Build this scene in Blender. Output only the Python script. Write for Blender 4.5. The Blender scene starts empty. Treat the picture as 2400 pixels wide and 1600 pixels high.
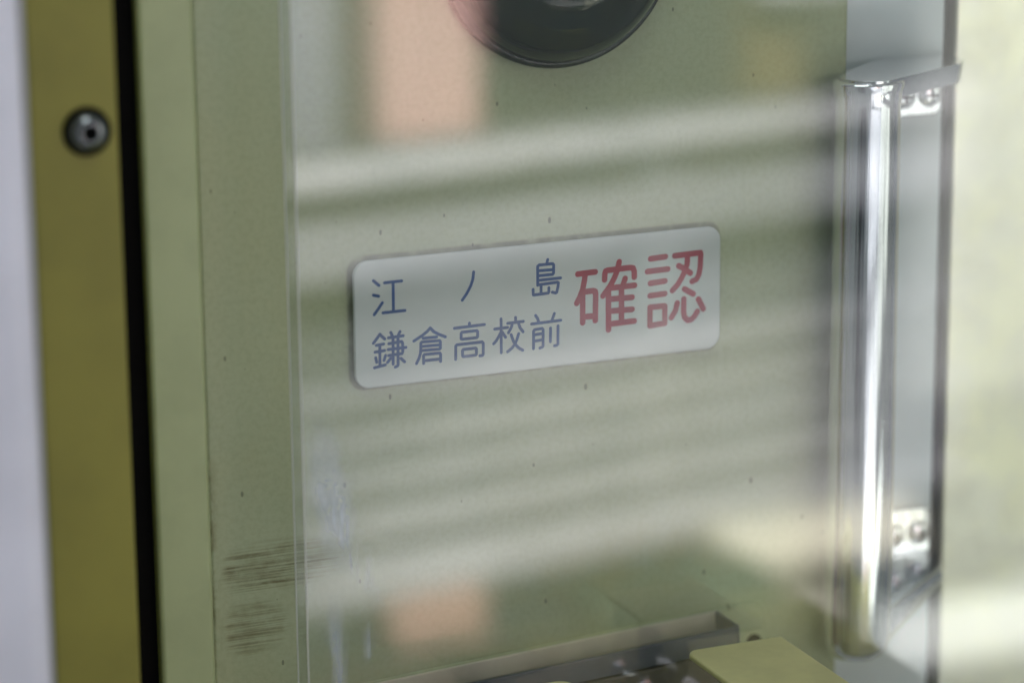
import bpy, bmesh, math, random
from mathutils import Vector, Matrix

# ------------------------------------------------------------------ scene, camera, light
scene = bpy.context.scene
col = scene.collection
R = math.radians
MM = 0.001

cam_data = bpy.data.cameras.new('camera')
cam = bpy.data.objects.new('camera', cam_data)
col.objects.link(cam)
scene.camera = cam
cam_data.sensor_width = 36.0
cam_data.lens = 107.14
cam_data.clip_start = 0.02
cam_data.clip_end = 50.0
# looking down 14.5 degrees, 22.5 degrees off the cabinet door's normal, rolled half a degree
_r = Vector((0.92300821, -0.38468749, -0.00844857))
_u = Vector((0.1038749, 0.22797265, 0.96811078))
_d = Vector((0.37049406, 0.89445179, -0.25038))
_m = Matrix((_r, _u, -_d)).transposed().to_4x4()
_m.translation = Vector((-0.44459287, -1.07334215, 0.300456))
cam.matrix_world = _m
cam_data.dof.use_dof = True
cam_data.dof.focus_distance = 1.192
cam_data.dof.aperture_fstop = 3.6

world = bpy.data.worlds.new('World')
scene.world = world
world.use_nodes = True
wbg = world.node_tree.nodes['Background']
wbg.inputs['Color'].default_value = (0.88, 0.95, 1.0, 1)
wbg.inputs['Strength'].default_value = 0.20

def lamp(name, typ, loc, target, energy, color, **kw):
    d = bpy.data.lights.new(name, typ)
    o = bpy.data.objects.new(name, d)
    col.objects.link(o)
    o.location = loc
    o.rotation_euler = (Vector(target) - Vector(loc)).to_track_quat('-Z', 'Y').to_euler()
    d.energy = energy
    d.color = color
    for k, v in kw.items():
        setattr(d, k, v)
    return o

# daylight from the carriage window on the right, in front of the door
lamp('window_light', 'AREA', (0.92, -1.00, 0.17), (0.84, 0.0, 0.10), 1.45, (1.0, 0.98, 0.91),
     shape='RECTANGLE', size=0.36, size_y=1.06)
lamp('window_light_far', 'AREA', (1.44, -1.00, 0.17), (1.20, 0.0, 0.10), 2.0, (1.0, 0.98, 0.91),
     shape='RECTANGLE', size=0.42, size_y=1.06)
# added strip lamp, makes the glow low on the steel wall
lamp('low_glow_lamp', 'AREA', (1.07, -1.00, -0.548), (1.02, 0.0, -0.40), 0.52, (1.0, 1.0, 0.96),
     shape='RECTANGLE', size=0.72, size_y=0.05)
# soft daylight from above and left
lamp('overhead_light', 'AREA', (-0.35, -0.75, 1.25), (0.0, 0.0, 0.0), 6.2, (0.93, 0.97, 1.0),
     shape='RECTANGLE', size=0.9, size_y=0.5)
# added spot, lights the things that mirror in the pane
lamp('mirror_spot', 'SPOT', (0.25, -0.10, 1.05), (0.50, -1.10, -0.30), 650.0, (1.0, 0.98, 0.99),
     spot_size=R(64), spot_blend=0.35, shadow_soft_size=0.16)

# added fill spot, brightens what lies under the slatted screen
lamp('low_fill_spot', 'SPOT', (0.50, -0.20, -0.42), (0.52, -1.12, -0.54), 120.0, (1.0, 0.93, 0.82),
     spot_size=R(44), spot_blend=0.7, shadow_soft_size=0.05)

scene.view_settings.view_transform = 'Standard'
scene.view_settings.look = 'None'
scene.view_settings.exposure = 0.0
scene.view_settings.gamma = 1.0
scene.view_settings.use_curve_mapping = False
scene.render.engine = 'CYCLES'
scene.cycles.max_bounces = 6
scene.cycles.diffuse_bounces = 3
scene.cycles.glossy_bounces = 4
scene.cycles.transparent_max_bounces = 8
scene.cycles.adaptive_threshold = 0.02
scene.cycles.caustics_reflective = False
scene.cycles.caustics_refractive = False
scene.cycles.use_denoising = True

# ------------------------------------------------------------------ mesh helpers (all in millimetres)
def link(name, bm, mat, parent=None, origin=(0, 0, 0), smooth=False, bevel=None, seg=3, angle=40):
    """one mesh object; vertices are given in world mm, origin in world mm"""
    ox = Vector(origin)
    for v in bm.verts:
        v.co = (v.co - ox) * MM
    bmesh.ops.recalc_face_normals(bm, faces=bm.faces)
    me = bpy.data.meshes.new(name)
    bm.to_mesh(me)
    bm.free()
    for p in me.polygons:
        p.use_smooth = smooth
    o = bpy.data.objects.new(name, me)
    col.objects.link(o)
    for m in (mat if isinstance(mat, (list, tuple)) else [mat]):
        me.materials.append(m)
    if parent is not None:
        o.parent = parent
        po = parent['_o'] if '_o' in parent else (0, 0, 0)
        o.location = (ox - Vector(po)) * MM
    else:
        o.location = ox * MM
    o['_o'] = tuple(float(x) for x in ox)
    if bevel:
        b = o.modifiers.new('bevel', 'BEVEL')
        b.width = bevel * MM
        b.segments = seg
        b.limit_method = 'ANGLE'
        b.angle_limit = R(angle)
        for p in me.polygons:
            p.use_smooth = True
        w = o.modifiers.new('normals', 'WEIGHTED_NORMAL')
        w.keep_sharp = True
    return o

def empty(name, origin):
    o = bpy.data.objects.new(name, None)
    col.objects.link(o)
    o.location = Vector(origin) * MM
    o['_o'] = tuple(float(x) for x in origin)
    return o

def tag(o, label, cat, group=None):
    o['label'] = label
    o['category'] = cat
    if group:
        o['group'] = group
    return o

def box(x0, x1, y0, y1, z0, z1, bm=None):
    bm = bm or bmesh.new()
    r = bmesh.ops.create_cube(bm, size=1.0)
    for v in r['verts']:
        v.co = Vector(((x0 + x1) / 2 + v.co.x * (x1 - x0), (y0 + y1) / 2 + v.co.y * (y1 - y0), (z0 + z1) / 2 + v.co.z * (z1 - z0)))
    return bm

def prism_y(pts, y0, y1, bm=None):
    """extrude a polygon given in (x, z) from y0 (front) to y1 (back)"""
    bm = bm or bmesh.new()
    a = [bm.verts.new((x, y0, z)) for x, z in pts]
    b = [bm.verts.new((x, y1, z)) for x, z in pts]
    bm.faces.new(a)
    bm.faces.new(list(reversed(b)))
    n = len(pts)
    for i in range(n):
        bm.faces.new((a[i], b[i], b[(i + 1) % n], a[(i + 1) % n]))
    return bm

def prism_z(pts, z0, z1, bm=None):
    bm = bm or bmesh.new()
    a = [bm.verts.new((x, y, z0)) for x, y in pts]
    b = [bm.verts.new((x, y, z1)) for x, y in pts]
    bm.faces.new(list(reversed(a)))
    bm.faces.new(b)
    n = len(pts)
    for i in range(n):
        bm.faces.new((a[i], a[(i + 1) % n], b[(i + 1) % n], b[i]))
    return bm

def rrect(x0, x1, z0, z1, r, n=8):
    """rounded rectangle outline; r is one radius or four (bl, br, tr, tl)"""
    rs = r if isinstance(r, (list, tuple)) else (r, r, r, r)
    cs = [(x0, z0, 1, 1, 180), (x1, z0, -1, 1, 270), (x1, z1, -1, -1, 0), (x0, z1, 1, -1, 90)]
    out = []
    for (cx, cz, sx, sz, a0), q in zip(cs, rs):
        if q <= 0:
            out.append((cx, cz))
            continue
        for i in range(n + 1):
            a = R(a0 + 90 * i / n)
            out.append((cx + sx * q + q * math.cos(a), cz + sz * q + q * math.sin(a)))
    return out

def lathe(profile, centre, axis='y', seg=48, bm=None):
    """profile: list of (radius, offset) ; offset along -y (towards the viewer) or +z"""
    bm = bm or bmesh.new()
    cx, cy, cz = centre
    rings = []
    for rad, off in profile:
        if rad < 1e-6:
            p = (cx, cy - off, cz) if axis == 'y' else (cx, cy, cz + off)
            rings.append([bm.verts.new(p)])
            continue
        ring = []
        for i in range(seg):
            a = 2 * math.pi * i / seg
            c, s = rad * math.cos(a), rad * math.sin(a)
            ring.append(bm.verts.new((cx + c, cy - off, cz + s) if axis == 'y' else (cx + c, cy + s, cz + off)))
        rings.append(ring)
    for a, b in zip(rings, rings[1:]):
        for i in range(seg):
            j = (i + 1) % seg
            if len(a) == 1 and len(b) == 1:
                continue
            if len(a) == 1:
                bm.faces.new((a[0], b[i], b[j]))
            elif len(b) == 1:
                bm.faces.new((a[i], a[j], b[0]))
            else:
                bm.faces.new((a[i], a[j], b[j], b[i]))
    return bm

def hull(points, bm=None):
    bm = bm or bmesh.new()
    vs = [bm.verts.new(p) for p in points]
    r = bmesh.ops.convex_hull(bm, input=vs)
    bmesh.ops.delete(bm, geom=[g for g in r.get('geom_interior', []) if isinstance(g, bmesh.types.BMVert)], context='VERTS')
    return bm

# ------------------------------------------------------------------ materials
class NT:
    def __init__(self, name):
        self.m = bpy.data.materials.new(name)
        self.m.use_nodes = True
        self.t = self.m.node_tree
        self.t.nodes.clear()
        self.out = self.t.nodes.new('ShaderNodeOutputMaterial')
    def n(self, typ, **kw):
        x = self.t.nodes.new('ShaderNode' + typ)
        for k, v in kw.items():
            setattr(x, k, v)
        return x
    def set(self, sock, v):
        if hasattr(v, 'links') or isinstance(v, bpy.types.NodeSocket):
            self.t.links.new(v, sock)
        elif v is not None:
            if isinstance(v, (tuple, list)) and len(v) == 3 and sock.type == 'RGBA':
                v = (*v, 1.0)
            sock.default_value = v
    def math(self, op, a, b=None, c=None, clamp=False):
        x = self.n('Math', operation=op, use_clamp=clamp)
        for i, v in enumerate((a, b, c)):
            if v is not None:
                self.set(x.inputs[i], v)
        return x.outputs[0]
    def mix(self, fac, a, b, blend='MIX'):
        x = self.n('Mix', data_type='RGBA', blend_type=blend)
        self.set(x.inputs[0], fac)
        self.set(x.inputs[6], a)
        self.set(x.inputs[7], b)
        return x.outputs[2]
    def pos(self):
        return self.n('NewGeometry').outputs['Position']
    def mapped(self, vec, loc=(0, 0, 0), rot=(0, 0, 0), scale=(1, 1, 1)):
        x = self.n('Mapping')
        self.set(x.inputs[0], vec)
        x.inputs[1].default_value = loc
        x.inputs[2].default_value = rot
        x.inputs[3].default_value = scale
        return x.outputs[0]
    def noise(self, vec, scale, detail=3.0, rough=0.5, dist=0.0):
        x = self.n('TexNoise')
        self.set(x.inputs['Vector'], vec)
        x.inputs['Scale'].default_value = scale
        x.inputs['Detail'].default_value = detail
        x.inputs['Roughness'].default_value = rough
        x.inputs['Distortion'].default_value = dist
        return x.outputs['Fac']
    def ramp(self, fac, lo, hi, smooth=True):
        x = self.n('MapRange', interpolation_type='SMOOTHSTEP' if smooth else 'LINEAR')
        self.set(x.inputs[0], fac)
        self.set(x.inputs[1], lo)
        self.set(x.inputs[2], hi)
        return x.outputs[0]
    def bump(self, height, strength=0.2, dist=0.001):
        x = self.n('Bump')
        x.inputs['Strength'].default_value = strength
        x.inputs['Distance'].default_value = dist
        self.set(x.inputs['Height'], height)
        return x.outputs[0]
    def bsdf(self, color, rough=0.5, metal=0.0, normal=None, **kw):
        x = self.n('BsdfPrincipled')
        self.set(x.inputs['Base Color'], color)
        self.set(x.inputs['Roughness'], rough)
        self.set(x.inputs['Metallic'], metal)
        if normal is not None:
            self.t.links.new(normal, x.inputs['Normal'])
        for k, v in kw.items():
            self.set(x.inputs[k.replace('_', ' ')], v)
        self.t.links.new(x.outputs[0], self.out.inputs['Surface'])
        return x
    def xyz(self, vec):
        x = self.n('SeparateXYZ')
        self.set(x.inputs[0], vec)
        return x.outputs
    def blob(self, P, cx, cz, sx, sz, rot=0.0, lo=1.0, hi=0.2):
        """soft ellipse in the x-z plane, centre and half axes in metres"""
        c, s = math.cos(rot), math.sin(rot)
        dx = self.math('SUBTRACT', P[0], cx)
        dz = self.math('SUBTRACT', P[2], cz)
        u = self.math('DIVIDE', self.math('ADD', self.math('MULTIPLY', dx, c), self.math('MULTIPLY', dz, s)), sx)
        v = self.math('DIVIDE', self.math('SUBTRACT', self.math('MULTIPLY', dz, c), self.math('MULTIPLY', dx, s)), sz)
        d = self.math('SQRT', self.math('ADD', self.math('MULTIPLY', u, u), self.math('MULTIPLY', v, v)))
        return self.ramp(d, lo, hi)

def paint(name, color, rough=0.45, var=0.06, scale=60.0, bump=0.05):
    k = NT(name)
    p = k.pos()
    n = k.noise(p, scale, 4, 0.6)
    dark = tuple(c * (1 - var * 2) for c in color)
    lite = tuple(min(1, c * (1 + var * 2)) for c in color)
    f = k.noise(p, 900, 2)
    k.bsdf(k.mix(k.ramp(n, 0.3, 0.7), dark, lite), rough, 0.0, k.bump(f, bump, 0.0005))
    return k.m

def door_paint():
    k = NT('mint_door_paint')
    p = k.pos()
    P = k.xyz(p)
    base = (0.395, 0.440, 0.255)
    cold = (0.392, 0.455, 0.290)
    n1 = k.noise(p, 9.0, 3, 0.55)
    c = k.mix(k.ramp(n1, 0.35, 0.7), base, cold)
    n2 = k.noise(p, 420.0, 4, 0.65)          # fine mottling of the old enamel
    c = k.mix(k.math('MULTIPLY', k.ramp(n2, 0.38, 0.68), 0.30), c, (0.27, 0.31, 0.17))
    # yellower patch low on the door
    yel = k.math('MULTIPLY', k.blob(p and P, 0.055, -0.098, 0.075, 0.024, 0.06), k.ramp(k.noise(p, 40, 3), 0.3, 0.65))
    c = k.mix(k.math('MULTIPLY', yel, 0.35), c, (0.42, 0.38, 0.14))
    # horizontal brown scuffs where things have rubbed along the door edge
    sc = k.noise(k.mapped(p, (0, 0, 0), (0, R(1.5), 0), (8, 1, 680)), 1.0, 3, 0.6)
    sc2 = k.noise(k.mapped(p, (3, 0, 0), (0, R(-4.0), 0), (22, 1, 1400)), 1.0, 2, 0.5)
    area = k.math('MAXIMUM', k.blob(P, -0.101, -0.079, 0.034, 0.0125, 0.03, 1.0, 0.5),
                  k.math('MULTIPLY', k.blob(P, -0.110, -0.103, 0.018, 0.014, 0.03, 1.0, 0.5), 0.75))
    area = k.math('MULTIPLY', area, k.ramp(P[0], -0.1235, -0.119))
    lines = k.math('MAXIMUM', k.ramp(sc, 0.47, 0.60), k.math('MULTIPLY', k.ramp(sc2, 0.46, 0.62), 0.75))
    brk = k.ramp(k.noise(k.mapped(p, scale=(0.5, 1, 1.6)), 120, 4, 0.75), 0.22, 0.66)
    scuff = k.math('MULTIPLY', k.math('MULTIPLY', k.math('MULTIPLY', area, lines), brk), 0.92)
    haze_ = k.math('MULTIPLY', k.math('MULTIPLY', area, k.ramp(k.noise(p, 110, 4, 0.65), 0.40, 0.70)), 0.30)
    c = k.mix(haze_, c, (0.16, 0.14, 0.05))
    c = k.mix(scuff, c, (0.098, 0.082, 0.018))
    # grime collected in the corner against the raised edge
    edge = k.math('MULTIPLY', k.ramp(P[0], -0.1215, -0.1268), k.ramp(k.noise(k.mapped(p, scale=(1, 1, 0.35)), 130, 4, 0.7), 0.42, 0.62))
    edge = k.math('MULTIPLY', edge, k.ramp(P[2], 0.01, -0.07))
    c = k.mix(k.math('MULTIPLY', edge, 0.8), c, (0.13, 0.11, 0.03))
    # dark line round the sign plate, its contact shade painted into the colour
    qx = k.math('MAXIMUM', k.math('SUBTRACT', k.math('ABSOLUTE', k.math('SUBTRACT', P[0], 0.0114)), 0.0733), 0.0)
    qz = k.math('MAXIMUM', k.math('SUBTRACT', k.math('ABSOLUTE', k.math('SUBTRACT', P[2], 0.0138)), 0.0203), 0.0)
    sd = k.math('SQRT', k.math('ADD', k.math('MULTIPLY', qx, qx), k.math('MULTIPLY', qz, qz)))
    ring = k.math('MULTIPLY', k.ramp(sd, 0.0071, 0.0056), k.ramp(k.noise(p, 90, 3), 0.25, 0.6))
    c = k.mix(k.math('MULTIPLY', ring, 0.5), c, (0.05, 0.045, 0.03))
    # chips and flecks
    v = k.n('TexVoronoi', feature='F1', voronoi_dimensions='2D')
    rp = k.xyz(k.mapped(p, (0.3, 0, 0.2), (0, R(-20), 0), (1.6, 1, 0.8)))
    cv = k.n('CombineXYZ')
    k.set(cv.inputs[0], rp[0])
    k.set(cv.inputs[1], rp[2])
    k.set(v.inputs['Vector'], cv.outputs[0])
    v.inputs['Scale'].default_value = 48.0
    sep = k.n('SeparateColor')
    k.set(sep.inputs[0], v.outputs['Color'])
    size = k.math('MULTIPLY', k.math('POWER', sep.outputs[0], 1.6), 0.052)
    fleck = k.math('MULTIPLY', k.math('LESS_THAN', v.outputs['Distance'], size), k.math('GREATER_THAN', sep.outputs[1], 0.62))
    c = k.mix(k.math('MULTIPLY', fleck, 0.6), c, (0.055, 0.06, 0.035))
    # hair scratches
    hs = k.noise(k.mapped(p, (0, 0, 0), (0, R(28), 0), (700, 1, 26)), 1.0, 2, 0.5)
    hm = k.math('MULTIPLY', k.ramp(hs, 0.72, 0.78), k.ramp(k.noise(p, 22, 2), 0.58, 0.66))
    c = k.mix(k.math('MULTIPLY', hm, 0.5), c, (0.14, 0.15, 0.08))
    # old smear of dust
    h = k.math('ADD', k.math('MULTIPLY', k.noise(p, 700, 3), 0.5), k.math('MULTIPLY', k.noise(p, 150, 2), 0.5))
    k.bsdf(c, k.math('ADD', 0.42, k.math('MULTIPLY', n2, 0.15)), 0.0, k.bump(h, 0.12, 0.0006))
    return k.m

def pane_material(name='clear_pane', edge=False):
    k = NT(name)
    g = k.n('NewGeometry')
    wn = k.n('TexNoise')
    k.set(wn.inputs['Vector'], k.mapped(g.outputs['Position'], scale=(1, 1, 0.45)))
    wn.inputs['Scale'].default_value = 95.0
    wn.inputs['Detail'].default_value = 4.0
    wv = k.n('VectorMath', operation='MULTIPLY_ADD')
    k.set(wv.inputs[0], wn.outputs['Color'])
    wv.inputs[1].default_value = (0.016, 0.0, 0.024)
    k.set(wv.inputs[2], g.outputs['Position'])
    wo = k.n('VectorMath', operation='ADD')
    k.set(wo.inputs[0], wv.outputs[0])
    wo.inputs[1].default_value = (-0.008, 0.0, -0.012)
    P = k.xyz(wo.outputs[0])
    ior = k.math('ADD', 1.72, k.math('MULTIPLY', g.outputs['Backfacing'], 1 / 1.72 - 1.72))
    fr = k.n('Fresnel')
    k.set(fr.inputs['IOR'], ior)
    tr = k.n('BsdfTransparent')
    tr.inputs[0].default_value = (0.965, 0.985, 0.972, 1)
    gl = k.n('BsdfGlossy')
    gl.inputs['Roughness'].default_value = 0.02
    mx = k.n('MixShader')
    k.set(mx.inputs[0], fr.outputs[0])
    k.t.links.new(tr.outputs[0], mx.inputs[1])
    k.t.links.new(gl.outputs[0], mx.inputs[2])
    last = mx.outputs[0]
    # dried wipe marks and a film of dust on the face
    p = g.outputs['Position']
    st = k.noise(k.mapped(p, (0, 0, 0), (0, R(-24), 0), (260, 260, 22)), 1.0, 4, 0.65)
    st2 = k.noise(k.mapped(p, (5, 0, 1), (0, R(-3), 0), (300, 300, 20)), 1.0, 3, 0.6)
    w = k.noise(p, 60, 4, 0.6)
    a = k.math('MULTIPLY', k.blob(P, -0.090, -0.042, 0.013, 0.036, R(8), 1.0, 0.25), k.ramp(w, 0.25, 0.6))
    b = k.math('MULTIPLY', k.blob(P, -0.082, -0.060, 0.0075, 0.030, R(24), 1.0, 0.3), k.ramp(st, 0.42, 0.62))
    d = k.math('MULTIPLY', k.blob(P, -0.0885, -0.110, 0.0060, 0.034, R(3), 1.0, 0.1), k.ramp(st2, 0.36, 0.64))
    e = k.math('MULTIPLY', k.blob(P, -0.0765, -0.101, 0.0045, 0.009, R(18), 1.0, 0.3), k.ramp(st, 0.40, 0.66))
    f = k.math('MULTIPLY', k.blob(P, -0.097, 0.120, 0.012, 0.05, 0.1, 1.0, 0.1), 0.5)
    s = k.math('ADD', k.math('ADD', k.math('MULTIPLY', a, 0.34), k.math('MULTIPLY', b, 0.42)),
               k.math('ADD', k.math('MULTIPLY', d, 0.36), k.math('ADD', k.math('MULTIPLY', e, 0.30), k.math('MULTIPLY', f, 0.15))))
    dust = k.math('ADD', s, k.math('MULTIPLY', k.ramp(k.noise(p, 14, 3), 0.3, 0.8), 0.02), clamp=True)
    front = k.math('MULTIPLY', dust, k.math('SUBTRACT', 1.0, g.outputs['Backfacing']))
    df = k.n('BsdfDiffuse')
    df.inputs[0].default_value = (0.60, 0.68, 0.86, 1)
    m2 = k.n('MixShader')
    k.set(m2.inputs[0], 0.10 if edge else front)
    k.t.links.new(last, m2.inputs[1])
    k.t.links.new(df.outputs[0], m2.inputs[2])
    k.t.links.new(m2.outputs[0], k.out.inputs['Surface'])
    return k.m

def chrome_material():
    k = NT('worn_chrome')
    p = k.pos()
    n = k.noise(k.mapped(p, scale=(1, 1, 0.08)), 1800, 3, 0.6)
    pit = k.noise(p, 2500, 2)
    drawn = k.noise(k.mapped(p, scale=(1, 1, 0.006)), 330, 3, 0.65)
    wear = k.ramp(k.noise(k.mapped(p, scale=(1, 1, 0.4)), 70, 4, 0.7), 0.45, 0.75)
    rough = k.math('ADD', k.math('ADD', 0.05, k.math('MULTIPLY', k.ramp(n, 0.5, 0.85), 0.07)), k.math('MULTIPLY', wear, 0.06))
    h = k.math('ADD', drawn, k.math('MULTIPLY', pit, 0.05))
    k.bsdf((0.76, 0.77, 0.80), rough, 1.0, k.bump(h, 0.30, 0.0007))
    return k.m

def steel_material():
    k = NT('brushed_steel')
    p = k.pos()
    brush = k.noise(k.mapped(p, scale=(1, 1, 0.03)), 1500, 3, 0.6)
    big = k.noise(p, 26, 4, 0.65)
    patch = k.noise(p, 60, 4, 0.6)
    c = k.mix(k.ramp(big, 0.35, 0.7), (0.68, 0.67, 0.58), (0.77, 0.76, 0.58))
    sc = k.noise(k.mapped(p, (0, 0, 0), (0, R(35), 0), (900, 900, 30)), 1.0, 2, 0.5)
    c = k.mix(k.math('MULTIPLY', k.ramp(sc, 0.72, 0.78), 0.3), c, (0.80, 0.80, 0.72))
    rough = k.math('ADD', 0.30, k.math('MULTIPLY', k.ramp(patch, 0.3, 0.75), 0.12))
    h = k.math('ADD', k.math('MULTIPLY', brush, 0.4), k.math('MULTIPLY', big, 1.0))
    k.bsdf(c, rough, 1.0, k.bump(h, 0.10, 0.0008))
    return k.m

M = {}
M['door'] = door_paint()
M['trim'] = paint('mint_trim_paint', (0.40, 0.47, 0.25), 0.4, 0.025, 40)
M['olive'] = paint('olive_frame_paint', (0.245, 0.235, 0.036), 0.5, 0.045, 20)
M['white'] = paint('white_post_paint', (0.76, 0.79, 0.88), 0.5, 0.03, 14)
M['matte'] = paint('matte_black', (0.004, 0.004, 0.004), 0.9, 0.05, 50)  # near-black: gap and recess shade put into the colour; also the washer
for _k in ('matte',):
    M[_k].node_tree.nodes['Principled BSDF'].inputs['Specular IOR Level'].default_value = 0.08
M['dark_fill'] = paint('dark_fill_paint', (0.012, 0.012, 0.012), 0.9, 0.05, 20)
M['pane'] = pane_material()
M['pane_edge'] = pane_material('clear_pane_edge', True)
M['sign'] = paint('white_acrylic', (0.56, 0.61, 0.59), 0.22, 0.02, 30, 0.0)
M['tape'] = paint('grey_foam_tape', (0.06, 0.06, 0.05), 0.9)
M['blue'] = paint('blue_ink', (0.004, 0.066, 0.240), 0.45, 0.05, 80, 0.0)
M['red'] = paint('red_ink', (0.330, 0.006, 0.030), 0.45, 0.05, 80, 0.0)
M['chrome'] = chrome_material()
M['steel'] = steel_material()
M['pale'] = paint('pale_grey_blue_paint', (0.70, 0.77, 0.79), 0.35, 0.04, 14)
M['dome'] = None
M['slate'] = paint('slate_grey_enamel', (0.085, 0.095, 0.12), 0.3, 0.08, 60)
M['cream'] = paint('cream_enamel', (0.62, 0.58, 0.47), 0.4, 0.06, 30)
M['brown'] = paint('brown_grey_ledge', (0.115, 0.10, 0.072), 0.5, 0.1, 50)
M['plate'] = paint('pale_green_enamel', (0.56, 0.555, 0.26), 0.4, 0.05, 30)
M['slat'] = paint('weathered_white_slat', (0.72, 0.70, 0.73), 0.6, 0.04, 20)
M['greyslat'] = paint('grey_slat', (0.42, 0.415, 0.45), 0.6, 0.04, 20)  # darker copy of the slat colour for the lower slats
M['dullslat'] = paint('dull_grey_upright', (0.24, 0.25, 0.26), 0.6, 0.04, 20)
M['peach'] = paint('peach_post_paint', (0.86, 0.52, 0.46), 0.6, 0.03, 10)
M['bluegrey'] = paint('blue_grey_board', (0.31, 0.31, 0.36), 0.6, 0.05, 10)
M['dimboard'] = paint('added_board_grey', (0.155, 0.16, 0.175), 0.6, 0.05, 10)
M['navy'] = paint('dark_navy_paint', (0.012, 0.016, 0.045), 0.6, 0.1, 10)
M['creamwhite'] = paint('cream_white_paint', (0.88, 0.84, 0.72), 0.5, 0.04, 10)
M['blocker'] = paint('dull_dark_blocker', (0.07, 0.07, 0.06), 0.7, 0.1, 10)
M['slab'] = paint('veil_slab_paint', (0.50, 0.48, 0.42), 0.7, 0.08, 12)
M['plinth'] = paint('added_plinth_enamel', (0.30, 0.29, 0.10), 0.4, 0.05, 20)
M['amber'] = paint('amber_board', (0.20, 0.135, 0.045), 0.6, 0.05, 10)
M['green_block'] = paint('added_block_green', (0.03, 0.05, 0.03), 0.7, 0.1, 10)

def dome_material():
    k = NT('dark_green_glass')
    p = k.pos()
    d = k.n('VectorMath', operation='DISTANCE')
    k.set(d.inputs[0], p)
    d.inputs[1].default_value = (0.0195, -0.010, 0.1565)
    rings = k.math('SINE', k.math('ADD', k.math('MULTIPLY', d.outputs['Value'], 900.0), k.math('MULTIPLY', k.noise(p, 45, 2), 5.0)))
    n = k.noise(p, 50, 3)
    c = k.mix(k.ramp(n, 0.3, 0.7), (0.002, 0.016, 0.010), (0.012, 0.022, 0.005))
    k.bsdf(c, 0.08, 0.0, k.bump(rings, 0.12, 0.0008), IOR=1.5)
    return k.m
M['dome'] = dome_material()

M['arris'] = paint('polished_pane_arris', (0.62, 0.66, 0.62), 0.25, 0.02, 30, 0.0)

# ------------------------------------------------------------------ the setting and the large structure
back = link('light_backing', box(-420, 420, 150, 160, -420, 420), M['dark_fill'])  # added backing, keeps light from leaking in behind the panels
back['kind'] = 'structure'

# cabinet door: flat enamelled sheet with a raised rolled edge on the left
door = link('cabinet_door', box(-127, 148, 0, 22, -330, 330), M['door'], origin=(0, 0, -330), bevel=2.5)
tag(door, 'mint green enamelled cabinet door behind the clear pane, scuffed near its left edge', 'door')
link('raised_edge', box(-148.5, -127.0, -5.5, 24, -330, 330), M['trim'], door, (-138, 0, -330), bevel=2.2, seg=4)

filler = link('gap_filler', box(-182, -146.5, 0, 40, -330, 330), M['matte'], origin=(-164, 20, -330), bevel=2)  # black strip fills the gap, its shade put into the colour
tag(filler, 'black strip standing in for shade in the gap between olive frame and green door', 'filler')

frame = link('door_frame', box(-203, -171.6, -60, 60, -330, 330), M['olive'], origin=(-187, 0, -330), bevel=1.6, seg=3)
tag(frame, 'olive green painted door frame strip holding one round screw', 'door frame')

post = link('white_post', box(-330, -226, -160, -90, -330, 330), M['white'], origin=(-278, -125, -330), bevel=9, seg=5)
tag(post, 'blurred white post at the extreme left of the view', 'post')

# screw in the olive frame: domed button head with a dark hexagonal socket
sc = empty('round_screw', (-183, -60, 108.6))
tag(sc, 'round headed steel screw sunk in the olive frame strip', 'screw')
link('washer', lathe([(0, 0), (8.6, 0), (8.6, 0.9), (8.0, 1.3), (0, 1.3)], (-183, -60, 108.6)), M['matte'], sc, (-183, -60, 108.6), True)
head = [(6.9, 1.3), (6.9, 2.2), (6.2, 3.6), (5.0, 4.7), (3.6, 5.3), (2.9, 5.4), (2.7, 5.0), (2.7, 2.6), (0, 2.4)]
M['screw'] = paint('tarnished_screw', (0.20, 0.22, 0.22), 0.22)
M['screw'].node_tree.nodes['Principled BSDF'].inputs['Metallic'].default_value = 1.0
hd = link('head', lathe(head, (-183, -60, 108.6)), M['screw'], sc, (-183, -60, 108.6), True)
link('socket', lathe([(0, 0), (2.68, 0), (2.68, 0.5), (0, 0.5)], (-183, -62.5, 108.6), seg=6), M['matte'], hd, (-183, -62.5, 108.6))

# pale door and steel wall on the right, with the dark slot between them
pd = link('pale_door', box(118, 207.5, 25, 45, -330, 330), M['pale'], origin=(165, 35, -330), bevel=2)
tag(pd, 'pale grey blue painted strip behind the chrome handle', 'panel')
sl = link('slot_shade_strip', box(207.0, 213.5, 32, 60, -330, 330), M['dark_fill'], origin=(210, 46, -330))  # solid strip, the slot's shade is put into its near-black colour
tag(sl, 'narrow dark vertical strip standing in for shade in the slot beside the brushed steel wall', 'slot')
sw = link('steel_wall', box(212.5, 420, 25, 45, -330, 330), M['steel'], origin=(316, 35, -330), bevel=1.5)
tag(sw, 'brushed stainless steel wall at the right with worn bright patches', 'wall')

# ------------------------------------------------------------------ sign
sign = empty('station_sign', (11.4, 0, -11.6))
tag(sign, 'white plastic sign with blue station names and large red characters on the green door', 'sign')
link('adhesive_pad', prism_y(rrect(-65.9, 88.7, -10.5, 38.1, 5), -1.5, -0.02), M['tape'], sign, (11.4, 0, -11.6))
link('plate', prism_y(rrect(-66.9, 89.7, -11.5, 39.1, (6.0, 6.0, 6.0, 6.0), 10), -3.4, -1.5), M['sign'], sign, (11.4, 0, -11.6), bevel=0.9, seg=5, angle=50)

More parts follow.
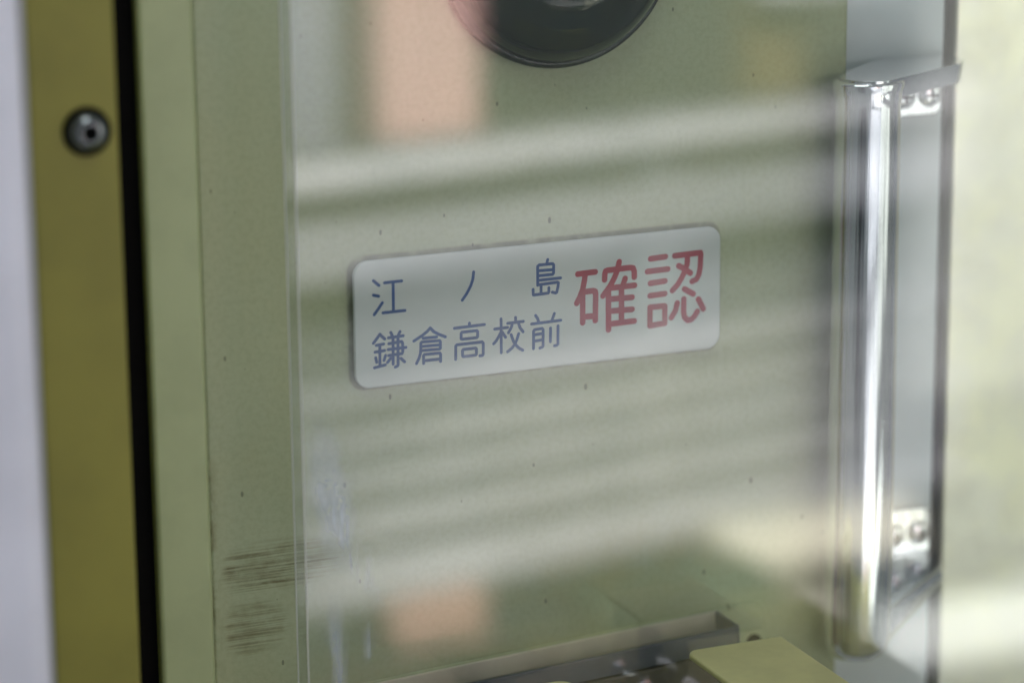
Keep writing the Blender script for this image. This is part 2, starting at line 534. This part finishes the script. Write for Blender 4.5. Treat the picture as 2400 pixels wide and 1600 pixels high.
GLYPHS = {
 '江': [[(-58.67,31.09),(-56.47,29.03)],[(-58.79,25.43),(-56.7,24.81)],[(-55.21,22.09),(-56.7,20.07),(-58.62,17.73)],[(-54.17,29.84),(-47.14,29.9)],[(-50.66,29.85),(-50.74,18.19)],[(-55.01,18.08),(-46.0,18.1)]],
 'ノ': [[(-17.29,30.5),(-17.61,27.8),(-18.55,25.15),(-20.16,22.35),(-22.16,19.72)]],
 '島': [[(14.01,32.39),(13.66,30.98)],[(9.7,22.5),(9.71,30.05),(10.38,30.57),(16.09,30.55),(16.54,30.04),(16.49,26.76),(16.07,26.27),(10.08,26.27)],[(10.09,28.31),(16.22,28.13)],[(10.06,24.43),(19.48,24.49)],[(10.05,22.66),(18.15,22.91),(18.54,22.6),(18.35,21.17),(17.78,18.85),(17.28,18.64),(15.89,19.11)],[(7.7,21.05),(7.73,19.01),(8.01,18.76),(14.14,18.93),(14.42,19.32),(14.43,21.04)],[(11.1,22.55),(11.07,18.87)]],
 '鎌': [[(-59.22,6.41),(-57.78,8.07),(-56.47,9.75),(-55.49,8.61),(-54.5,7.66)],[(-58.03,5.5),(-55.01,5.7)],[(-58.55,2.83),(-54.66,3.09)],[(-56.58,5.6),(-56.7,-2.85)],[(-58.36,0.59),(-57.97,-1.28)],[(-54.3,1.06),(-55.01,-0.82)],[(-58.95,-3.32),(-54.51,-2.64)],[(-52.0,9.99),(-51.2,8.15)],[(-48.21,9.91),(-49.04,8.44)],[(-53.02,7.95),(-46.96,8.15)],[(-52.93,5.63),(-47.74,5.93),(-47.28,5.39),(-47.21,1.85),(-47.56,1.11),(-53.02,0.92)],[(-53.24,3.32),(-45.9,3.41)],[(-51.14,7.88),(-51.28,-2.67)],[(-49.11,8.19),(-49.27,-3.28),(-49.54,-3.64),(-50.42,-3.94)],[(-52.24,-0.27),(-53.61,-1.76)],[(-48.07,-0.73),(-46.55,-2.27)]],
 '倉': [[(-42.54,5.54),(-39.05,7.39),(-37.0,8.73),(-35.69,10.03),(-34.29,8.45),(-32.27,7.19),(-29.43,5.84)],[(-38.67,6.23),(-33.1,6.16)],[(-39.77,1.18),(-39.65,4.44),(-39.23,4.79),(-31.9,4.59),(-31.53,4.09),(-31.61,1.48),(-31.95,1.19),(-39.43,1.41)],[(-39.4,3.04),(-31.86,2.88)],[(-39.76,1.84),(-39.92,0.28),(-40.56,-1.61),(-41.61,-3.53)],[(-38.67,-3.79),(-38.65,-0.64),(-38.3,-0.29),(-31.91,-0.39),(-31.55,-0.89),(-31.59,-3.78)],[(-38.55,-2.75),(-31.74,-2.77)]],
 '高': [[(-19.31,10.22),(-19.32,9.1)],[(-25.62,8.85),(-13.0,9.03)],[(-22.88,4.36),(-22.82,6.45),(-22.43,6.94),(-16.26,6.94),(-15.92,6.51),(-15.95,4.41),(-16.29,4.11),(-22.47,4.12),(-22.88,4.36)],[(-25.28,-3.67),(-25.16,1.71),(-24.69,2.12),(-14.11,2.17),(-13.6,1.52),(-13.69,-2.96),(-14.04,-3.32),(-15.08,-3.31)],[(-22.35,-2.54),(-22.37,-0.43),(-21.98,-0.02),(-16.9,-0.04),(-16.51,-0.41),(-16.54,-2.52),(-16.86,-2.88),(-22.02,-2.91),(-22.35,-2.54)]],
 '校': [[(-5.97,10.55),(-6.01,-3.05)],[(-8.68,6.75),(-3.21,6.83)],[(-6.28,4.91),(-7.26,3.17),(-8.11,1.94),(-9.22,0.87)],[(-5.58,5.23),(-4.9,4.1),(-4.15,2.97)],[(0.15,10.5),(0.17,8.59)],[(-3.2,8.48),(3.46,8.61)],[(-1.26,8.21),(-1.76,6.54),(-2.89,4.68)],[(1.44,7.92),(2.05,6.14),(3.29,4.42)],[(-1.79,3.77),(-0.77,0.89),(0.19,-0.67),(1.43,-2.0),(3.09,-3.04)],[(1.41,3.83),(0.62,1.53),(-0.37,-0.48),(-1.63,-1.8),(-3.38,-2.94)]],
 '前': [[(8.71,10.41),(9.47,9.27),(10.09,7.49)],[(16.75,10.37),(16.25,9.09),(15.61,7.44)],[(6.95,7.15),(19.47,7.37)],[(7.71,-2.94),(7.8,4.15),(8.25,4.7),(11.47,4.89),(11.88,4.25),(11.81,-2.25),(11.49,-2.68),(10.44,-2.97)],[(7.96,2.67),(11.67,2.81)],[(7.94,0.09),(11.65,0.26)],[(15.04,4.65),(14.96,-0.86)],[(18.27,5.23),(18.19,-2.14),(17.8,-2.57),(16.68,-2.71)]],
 '確': [[(26.9,25.29),(34.42,25.44)],[(30.07,24.98),(29.71,22.37),(28.99,18.91),(27.81,16.15),(26.39,13.53)],[(28.91,5.4),(28.94,17.81)],[(28.99,17.8),(33.46,17.91),(34.4,17.48),(34.59,16.35),(34.38,5.72)],[(29.2,7.7),(34.15,7.52)],[(44.81,28.51),(43.63,24.31),(42.44,21.77),(40.78,19.06),(37.71,15.37)],[(38.42,21.84),(38.54,24.37),(38.9,25.33),(39.84,25.57),(49.55,25.73),(50.86,25.38),(51.34,24.0),(51.35,21.67)],[(47.37,21.51),(46.47,19.15),(45.76,17.45)],[(41.02,18.26),(51.47,18.32)],[(40.07,17.13),(40.11,1.33)],[(40.31,13.78),(50.41,13.53)],[(40.31,8.89),(50.41,8.63)],[(40.3,3.65),(51.38,3.76)],[(45.76,17.45),(45.77,3.86)]],
 '認': [[(58.53,28.43),(65.06,28.67)],[(57.16,23.36),(66.09,23.54)],[(58.43,18.45),(64.85,18.75)],[(58.32,13.35),(64.87,13.58)],[(58.29,1.08),(58.34,8.61),(58.97,8.66),(64.52,8.56),(64.82,8.41),(64.85,1.34),(64.55,1.37),(58.29,1.08)],[(69.09,28.63),(80.48,28.83),(80.67,27.99),(80.4,22.85),(79.92,20.08),(78.79,18.07),(76.88,17.43)],[(74.78,28.2),(74.68,25.05),(73.81,22.32),(72.3,19.42),(70.55,16.77),(68.15,14.54)],[(70.88,24.36),(73.04,23.1),(76.1,20.92)],[(73.47,14.6),(77.43,12.2)],[(73.25,10.5),(73.15,5.2),(73.55,3.03),(74.96,1.58),(76.49,1.66),(78.01,2.8),(79.27,4.8)],[(70.34,9.14),(69.47,6.05),(67.71,3.4)],[(79.74,9.84),(81.94,5.59)]],
}

def glyph(name, strokes, width, y0, mat, parent, origin):
    bm = bmesh.new()
    h = width / 2
    for i, st in enumerate(strokes):
        # round the corners a little, then sweep a flat ribbon with round ends and joins
        pts = [Vector(p) for p in st]
        y = y0 - 0.010 * i
        lay = 0
        for a, b in zip(pts, pts[1:]):
            d = (b - a)
            if d.length < 1e-4:
                continue
            t = math.atan2(d.y, d.x)
            yy = y - 0.0012 * lay
            lay += 1
            ring = []
            for j in range(9):
                an = t + math.pi / 2 + math.pi * j / 8
                ring.append((a.x + h * math.cos(an), a.y + h * math.sin(an)))
            for j in range(9):
                an = t - math.pi / 2 + math.pi * j / 8
                ring.append((b.x + h * math.cos(an), b.y + h * math.sin(an)))
            bm.faces.new([bm.verts.new((x, yy, z)) for x, z in ring])
    for f in bm.faces:
        f.normal_update()
        if f.normal.y > 0:
            f.normal_flip()
    ox = Vector(origin)
    o = link(name, bm, mat, parent, origin)
    return o

for ch, strokes in GLYPHS.items():
    red = ch in '確認'
    o = glyph('character', strokes, 2.42 if red else 1.24, -3.43, M['red'] if red else M['blue'], sign, (11.4, 0, -11.6))
    o['label'] = ('red' if red else 'blue') + ' character ' + ch

# ------------------------------------------------------------------ dark dome at the top
DC = (19.5, 0, 156.5)
dm = empty('glass_dome', DC)
tag(dm, 'large round dark green glossy dome at the top of the door', 'dome')
prof = [(49.0, 0.0), (49.0, 3.0), (48.6, 4.2), (47.6, 4.8), (46.4, 4.8)]
link('rim', lathe(prof, DC, seg=96), M['dome'], dm, DC, True)
dp = [(46.3, 4.2)]
for i in range(1, 13):
    a = math.pi / 2 * i / 12
    dp.append((46.3 * math.cos(a), 4.2 + 20.5 * math.sin(a)))
dp[-1] = (0, 24.7)
link('lens', lathe(dp, DC, seg=96), M['dome'], dm, DC, True)

# ------------------------------------------------------------------ chrome handle
HX, HY, HR = 150.2, -12.7, 12.4
hn = empty('grab_bar', (HX, HY, -150))
tag(hn, 'long chrome bar handle with screwed brackets at the right of the door', 'handle')
bar = []
for z, r in [(-150, 5.5), (-149.4, 8.0), (-147.5, 10.4), (-144, 12.0), (-138, 12.4), (-100, 12.5), (60, 12.0), (84, 11.8), (90, 12.3), (93.5, 13.2), (95, 12.9), (95.4, 12.0)]:
    bar.append((r, z))
bar = [(0, -150.2)] + bar + [(0, 95.5)]
barm = lathe(bar, (HX, HY, 0), 'z', 72)
for v in barm.verts:              # oval section, broader across than deep
    v.co.x = HX + (v.co.x - HX) * 1.17
    v.co.y = HY + (v.co.y - HY) * 0.95
link('bar', barm, M['chrome'], hn, (HX, HY, 0), True)

def ring_z(cx, cy, r, z, n=28):
    return [(cx + r * math.cos(2 * math.pi * i / n), cy + r * math.sin(2 * math.pi * i / n), z) for i in range(n)]

# upper bracket: flat topped arm sweeping back to its flange
pts = ring_z(HX, HY, 12.2, 96.4) + ring_z(HX, HY, 11.0, 88) + ring_z(192, 11, 14.0, 96.4) + ring_z(192, 11, 13.0, 88) + [(176, 25, 96.4), (209, 25, 96.4), (178, 25, 88), (208, 25, 88)]
arm = link('upper_bracket', hull(pts), M['chrome'], hn, (HX, HY, 92), bevel=2.4, seg=4, angle=30)
def flange(z0, z1, zs, name):
    f = link(name, prism_y(rrect(178, 204.5, z0, z1, 5), 20.5, 25.0), M['chrome'], hn, (191, 25, (z0 + z1) / 2), bevel=1.4, seg=3)
    for x in (185.6, 198.0):
        s = link('screw', lathe([(5.4, 0), (5.4, 0.6), (4.9, 1.8), (3.6, 2.7), (1.6, 3.1), (0, 3.2)], (x, 20.6, zs), seg=32), M['chrome'], f, (x, 20.6, zs), True)
        bm = box(x - 2.6, x + 2.6, 17.15, 18.6, zs - 0.55, zs + 0.55)
        box(x - 0.55, x + 0.55, 17.15, 18.6, zs - 2.6, zs + 2.6, bm)
        link('cross_slot', bm, M['matte'], f, (x, 17.5, zs))
    return f
flange(71, 92, 80.3, 'upper_flange')
# lower bracket: gusset rising from the bar's foot to its flange
pts = ring_z(HX, HY, 8.5, -149) + ring_z(HX, HY, 11.5, -141) + ring_z(HX, HY, 11.0, -132) + [(199, 0, -127), (211, 24.9, -134), (180, 24.9, -134), (211, 24.9, -123), (180, 24.9, -123), (199, 3, -121)]
link('lower_bracket', hull(pts), M['chrome'], hn, (HX, HY, -140), bevel=1.8, seg=3, angle=25)
flange(-124, -100, -111.2, 'lower_flange')

# ------------------------------------------------------------------ tray low on the door
T0 = (86.0, 0.0, -123.7)
tray = empty('door_tray', T0)
tag(tray, 'slate grey open tray on a rounded cream plate at the bottom of the door', 'tray')
def tpart(name, bm, mat, **kw):
    return link(name, bm, mat, tray, T0, **kw)
tpart('mounting_plate', prism_y(rrect(-165 + 86, 26 + 86, -60 - 123.7, 0.0 - 123.7, (0, 6, 7, 0)), -1.6, -0.01), M['door'], bevel=0.9, seg=3)
tx0, tx1, tz1, tz0 = 86 - 165, 86 + 4.0, -123.7, -133.2
tpart('back_panel', box(tx0, tx1, -3.0, -1.7, tz0 - 2, tz1 - 0.6), M['cream'], bevel=0.4)
tpart('end_panel', box(tx1 - 1.6, tx1, -22.6, -3.1, tz0, tz1 - 0.2), M['slate'], bevel=0.5)
tpart('front_panel', prism_z([(tx0, -24.4), (tx1 - 3, -24.4), (tx1 - 0.9, -24.0), (tx1, -22.7), (tx1 - 1.6, -22.6), (tx0, -22.6)], tz0, tz1), M['slate'], bevel=0.5)
tpart('bottom_panel', box(tx0, tx1 - 1.7, -22.5, -3.1, tz0, tz0 + 1.2), M['brown'])
tpart('lower_ledge', box(tx0, tx1 + 2, -25.2, -1.7, tz0 - 40, tz0 - 0.6), M['brown'], bevel=0.8)
hole = tpart('screw_hole', lathe([(0, 0), (3.4, 0), (3.4, 0.5), (2.6, 0.6), (0, 0.3)], (106.4, -1.65, -141.6), seg=24), M['matte'])
tray.rotation_euler = (0, -R(3.3), 0)

# ------------------------------------------------------------------ pale green plates jutting in at the bottom
def lever_plate(x0, x1, yb, yf, z, label, r):
    t = empty('lever_plate', ((x0 + x1) / 2, (yb + yf) / 2, z - 70))   # yb: edge next to the pane, yf: edge towards the viewer
    tag(t, label, 'plate', 'pale green plates at the bottom')
    o = ((x0 + x1) / 2, (yb + yf) / 2, z - 70)
    link('top', prism_z(rrect(x0, x1, yf, yb, (4, 4, r[0], r[1])), z - 2.4, z), M['plate'], t, o, bevel=0.8, seg=3)
    link('stem', box(x0 + 12, x1 - 12, yf + 6, yf + 18, z - 70, z - 2.4), M['plate'], t, o, bevel=1.5)
    return t
lever_plate(54.0, 97.0, -46, -108, -121.6, 'pale green rounded plate lying level in front of the handle foot', (1.2, 5.5))
lever_plate(-34.0, 3.5, -46, -72, -125.6, 'tip of a pale green plate peeking in at the bottom middle', (6.0, 6.0))
kb = link('push_button', lathe([(0, -50), (6, -50), (6, -9), (13, -6), (14.2, -3), (13, -0.9), (9, 0.0), (0, 0.6)], (60.5, -58, -145.5), 'z', 48), M['chrome'], origin=(60.5, -58, -195), smooth=True)
tag(kb, 'round chrome button top just showing at the bottom edge', 'button')

dsk = link('added_plinth', box(-150, 230, -255, -44, -225, -195.8), M['plinth'], origin=(40, -150, -225), bevel=3)  # added unseen: reflects in the bar foot and carries the stems
tag(dsk, 'added olive enamelled desk below the view, mirrored in the foot of the grab bar', 'plinth')

# ------------------------------------------------------------------ things that mirror in the pane
def at_screen(s, z):          # along the slatted screen, s in mm from its left end
    a = R(9.2)
    return (235 + s * math.cos(a), -1050 - s * math.sin(a), z)

scr = empty('slatted_screen', (470, -1090, -520))
scr.rotation_euler = (0, 0, -R(9.2))
tag(scr, 'pale slatted screen mirrored as soft slanting bands in the clear pane', 'screen')
SO = (470, -1090, -520)
#           z centre, height, tilt degrees
slats = [(-138, 21, 4), (-195, 44, 4), (-307, 20, 2), (-342, 21, 0), (-374, 19, 4), (-408, 23, 6), (-451, 38, 8)]
for zc, h, tilt in slats:
    o = link('slat', box(470 - 330, 470 + 400, -1094, -1086, zc - h / 2, zc + h / 2), M['slat'] if zc > -150 else M['greyslat'], scr, (470, -1090, zc), bevel=1.5)
    o.location = ((Vector((470, -1090, zc)) - Vector(SO)) * MM)
    o.rotation_euler = (R(tilt), 0, 0)
for x in (165, 560, 855):
    link('upright', box(x - 14, x + 14, -1104, -1095, -470, -120), M['dullslat'], scr, (x, -1100, -470), bevel=1)

rb = link('added_rear_board', box(140, 870, -1122, -1112, -468, -125), M['dimboard'], origin=(430, -1117, -462), bevel=2)  # added to tone the gaps between slats and hide the post
rb.rotation_euler = (0, 0, -R(9.2))
tag(rb, 'dull grey board added behind the slatted screen, faintly mirrored between its bands', 'board')
pp = link('peach_post', box(338, 422, -1210, -1140, -760, 420), M['peach'], origin=(380, -1175, -760), bevel=8)
tag(pp, 'peach pink post mirrored as a soft vertical band left of the dark dome', 'post')
bb = link('blue_grey_board', box(60, 336, -1240, -1225, -200, 420), M['bluegrey'], origin=(190, -1232, -200), bevel=2)
tag(bb, 'blue grey board mirrored faintly in the pane beside the peach post', 'board')

wb = link('white_board', box(655, 830, -1150, -1125, -42, 260), M['slat'], origin=(742, -1137, -42), bevel=3)
tag(wb, 'white board mirrored as a bright patch at the top right corner of the pane', 'board')
am = link('amber_board', box(662, 712, -1190, -1160, -160, 60), M['amber'], origin=(687, -1175, -160), bevel=3)
tag(am, 'amber board mirrored beside the top of the chrome grab bar', 'board')
cb = link('cream_ledge', box(590, 772, -1100, -1060, -492, -452), M['creamwhite'], origin=(681, -1080, -492), bevel=3)
tag(cb, 'cream ledge mirrored as a bright streak across the lower grab bar', 'ledge')
ps = link('veil_slab', box(622, 712, -1125, -1082, -760, -512), M['slab'], origin=(667, -1103, -760), bevel=6)  # added pale board, lays a reflected veil beside the bar foot
tag(ps, 'added pale step mirrored as a faint veil beside the foot of the grab bar', 'slab')
gc = link('added_green_block', box(455, 610, -1060, -1000, -640, -468), M['green_block'], origin=(532, -1030, -640), bevel=10)  # added dark box, makes the dark patch in the mirrored scene
tag(gc, 'dark green crate added to mirror as a dark patch just above the tray', 'block')
lw = link('low_blocker', box(60, 620, -1130, -1085, -760, -538), M['blocker'], origin=(340, -1107, -760), bevel=8)  # added dark box, hides the lower post in the mirrored scene
tag(lw, 'dull dark kerb added below the slatted screen to hide the foot of the peach post', 'blocker')
dk = link('dark_backdrop', box(-1350, -480, -1990, -1960, -700, 700), M['navy'], origin=(-915, -1975, -700), bevel=4)  # added unseen behind the camera to put dark stripes in the chrome
tag(dk, 'dark navy partition added to mirror as dark stripes in the chrome grab bar', 'backdrop')

# ------------------------------------------------------------------ the clear pane in front of the door
PX0 = -100.6
bm = box(PX0, 330, -38.5, -26.0, -330, 330)
pane = link('clear_pane', bm, [M['pane'], M['pane_edge']], origin=(115, -32, -330))
for p in pane.data.polygons:
    if p.normal.x < -0.9:
        p.material_index = 1
tag(pane, 'thick clear pane mirroring pale bands in front of the green door', 'pane')
for nm, y in (('front_arris', -38.5), ('back_arris', -26.0)):
    link(nm, box(PX0 - 0.22, PX0 + 0.18, y - 0.2, y + 0.2, -330, 330), M['arris'], pane, (PX0, y, -330))

for o in bpy.data.objects:
    if '_o' in o:
        del o['_o']
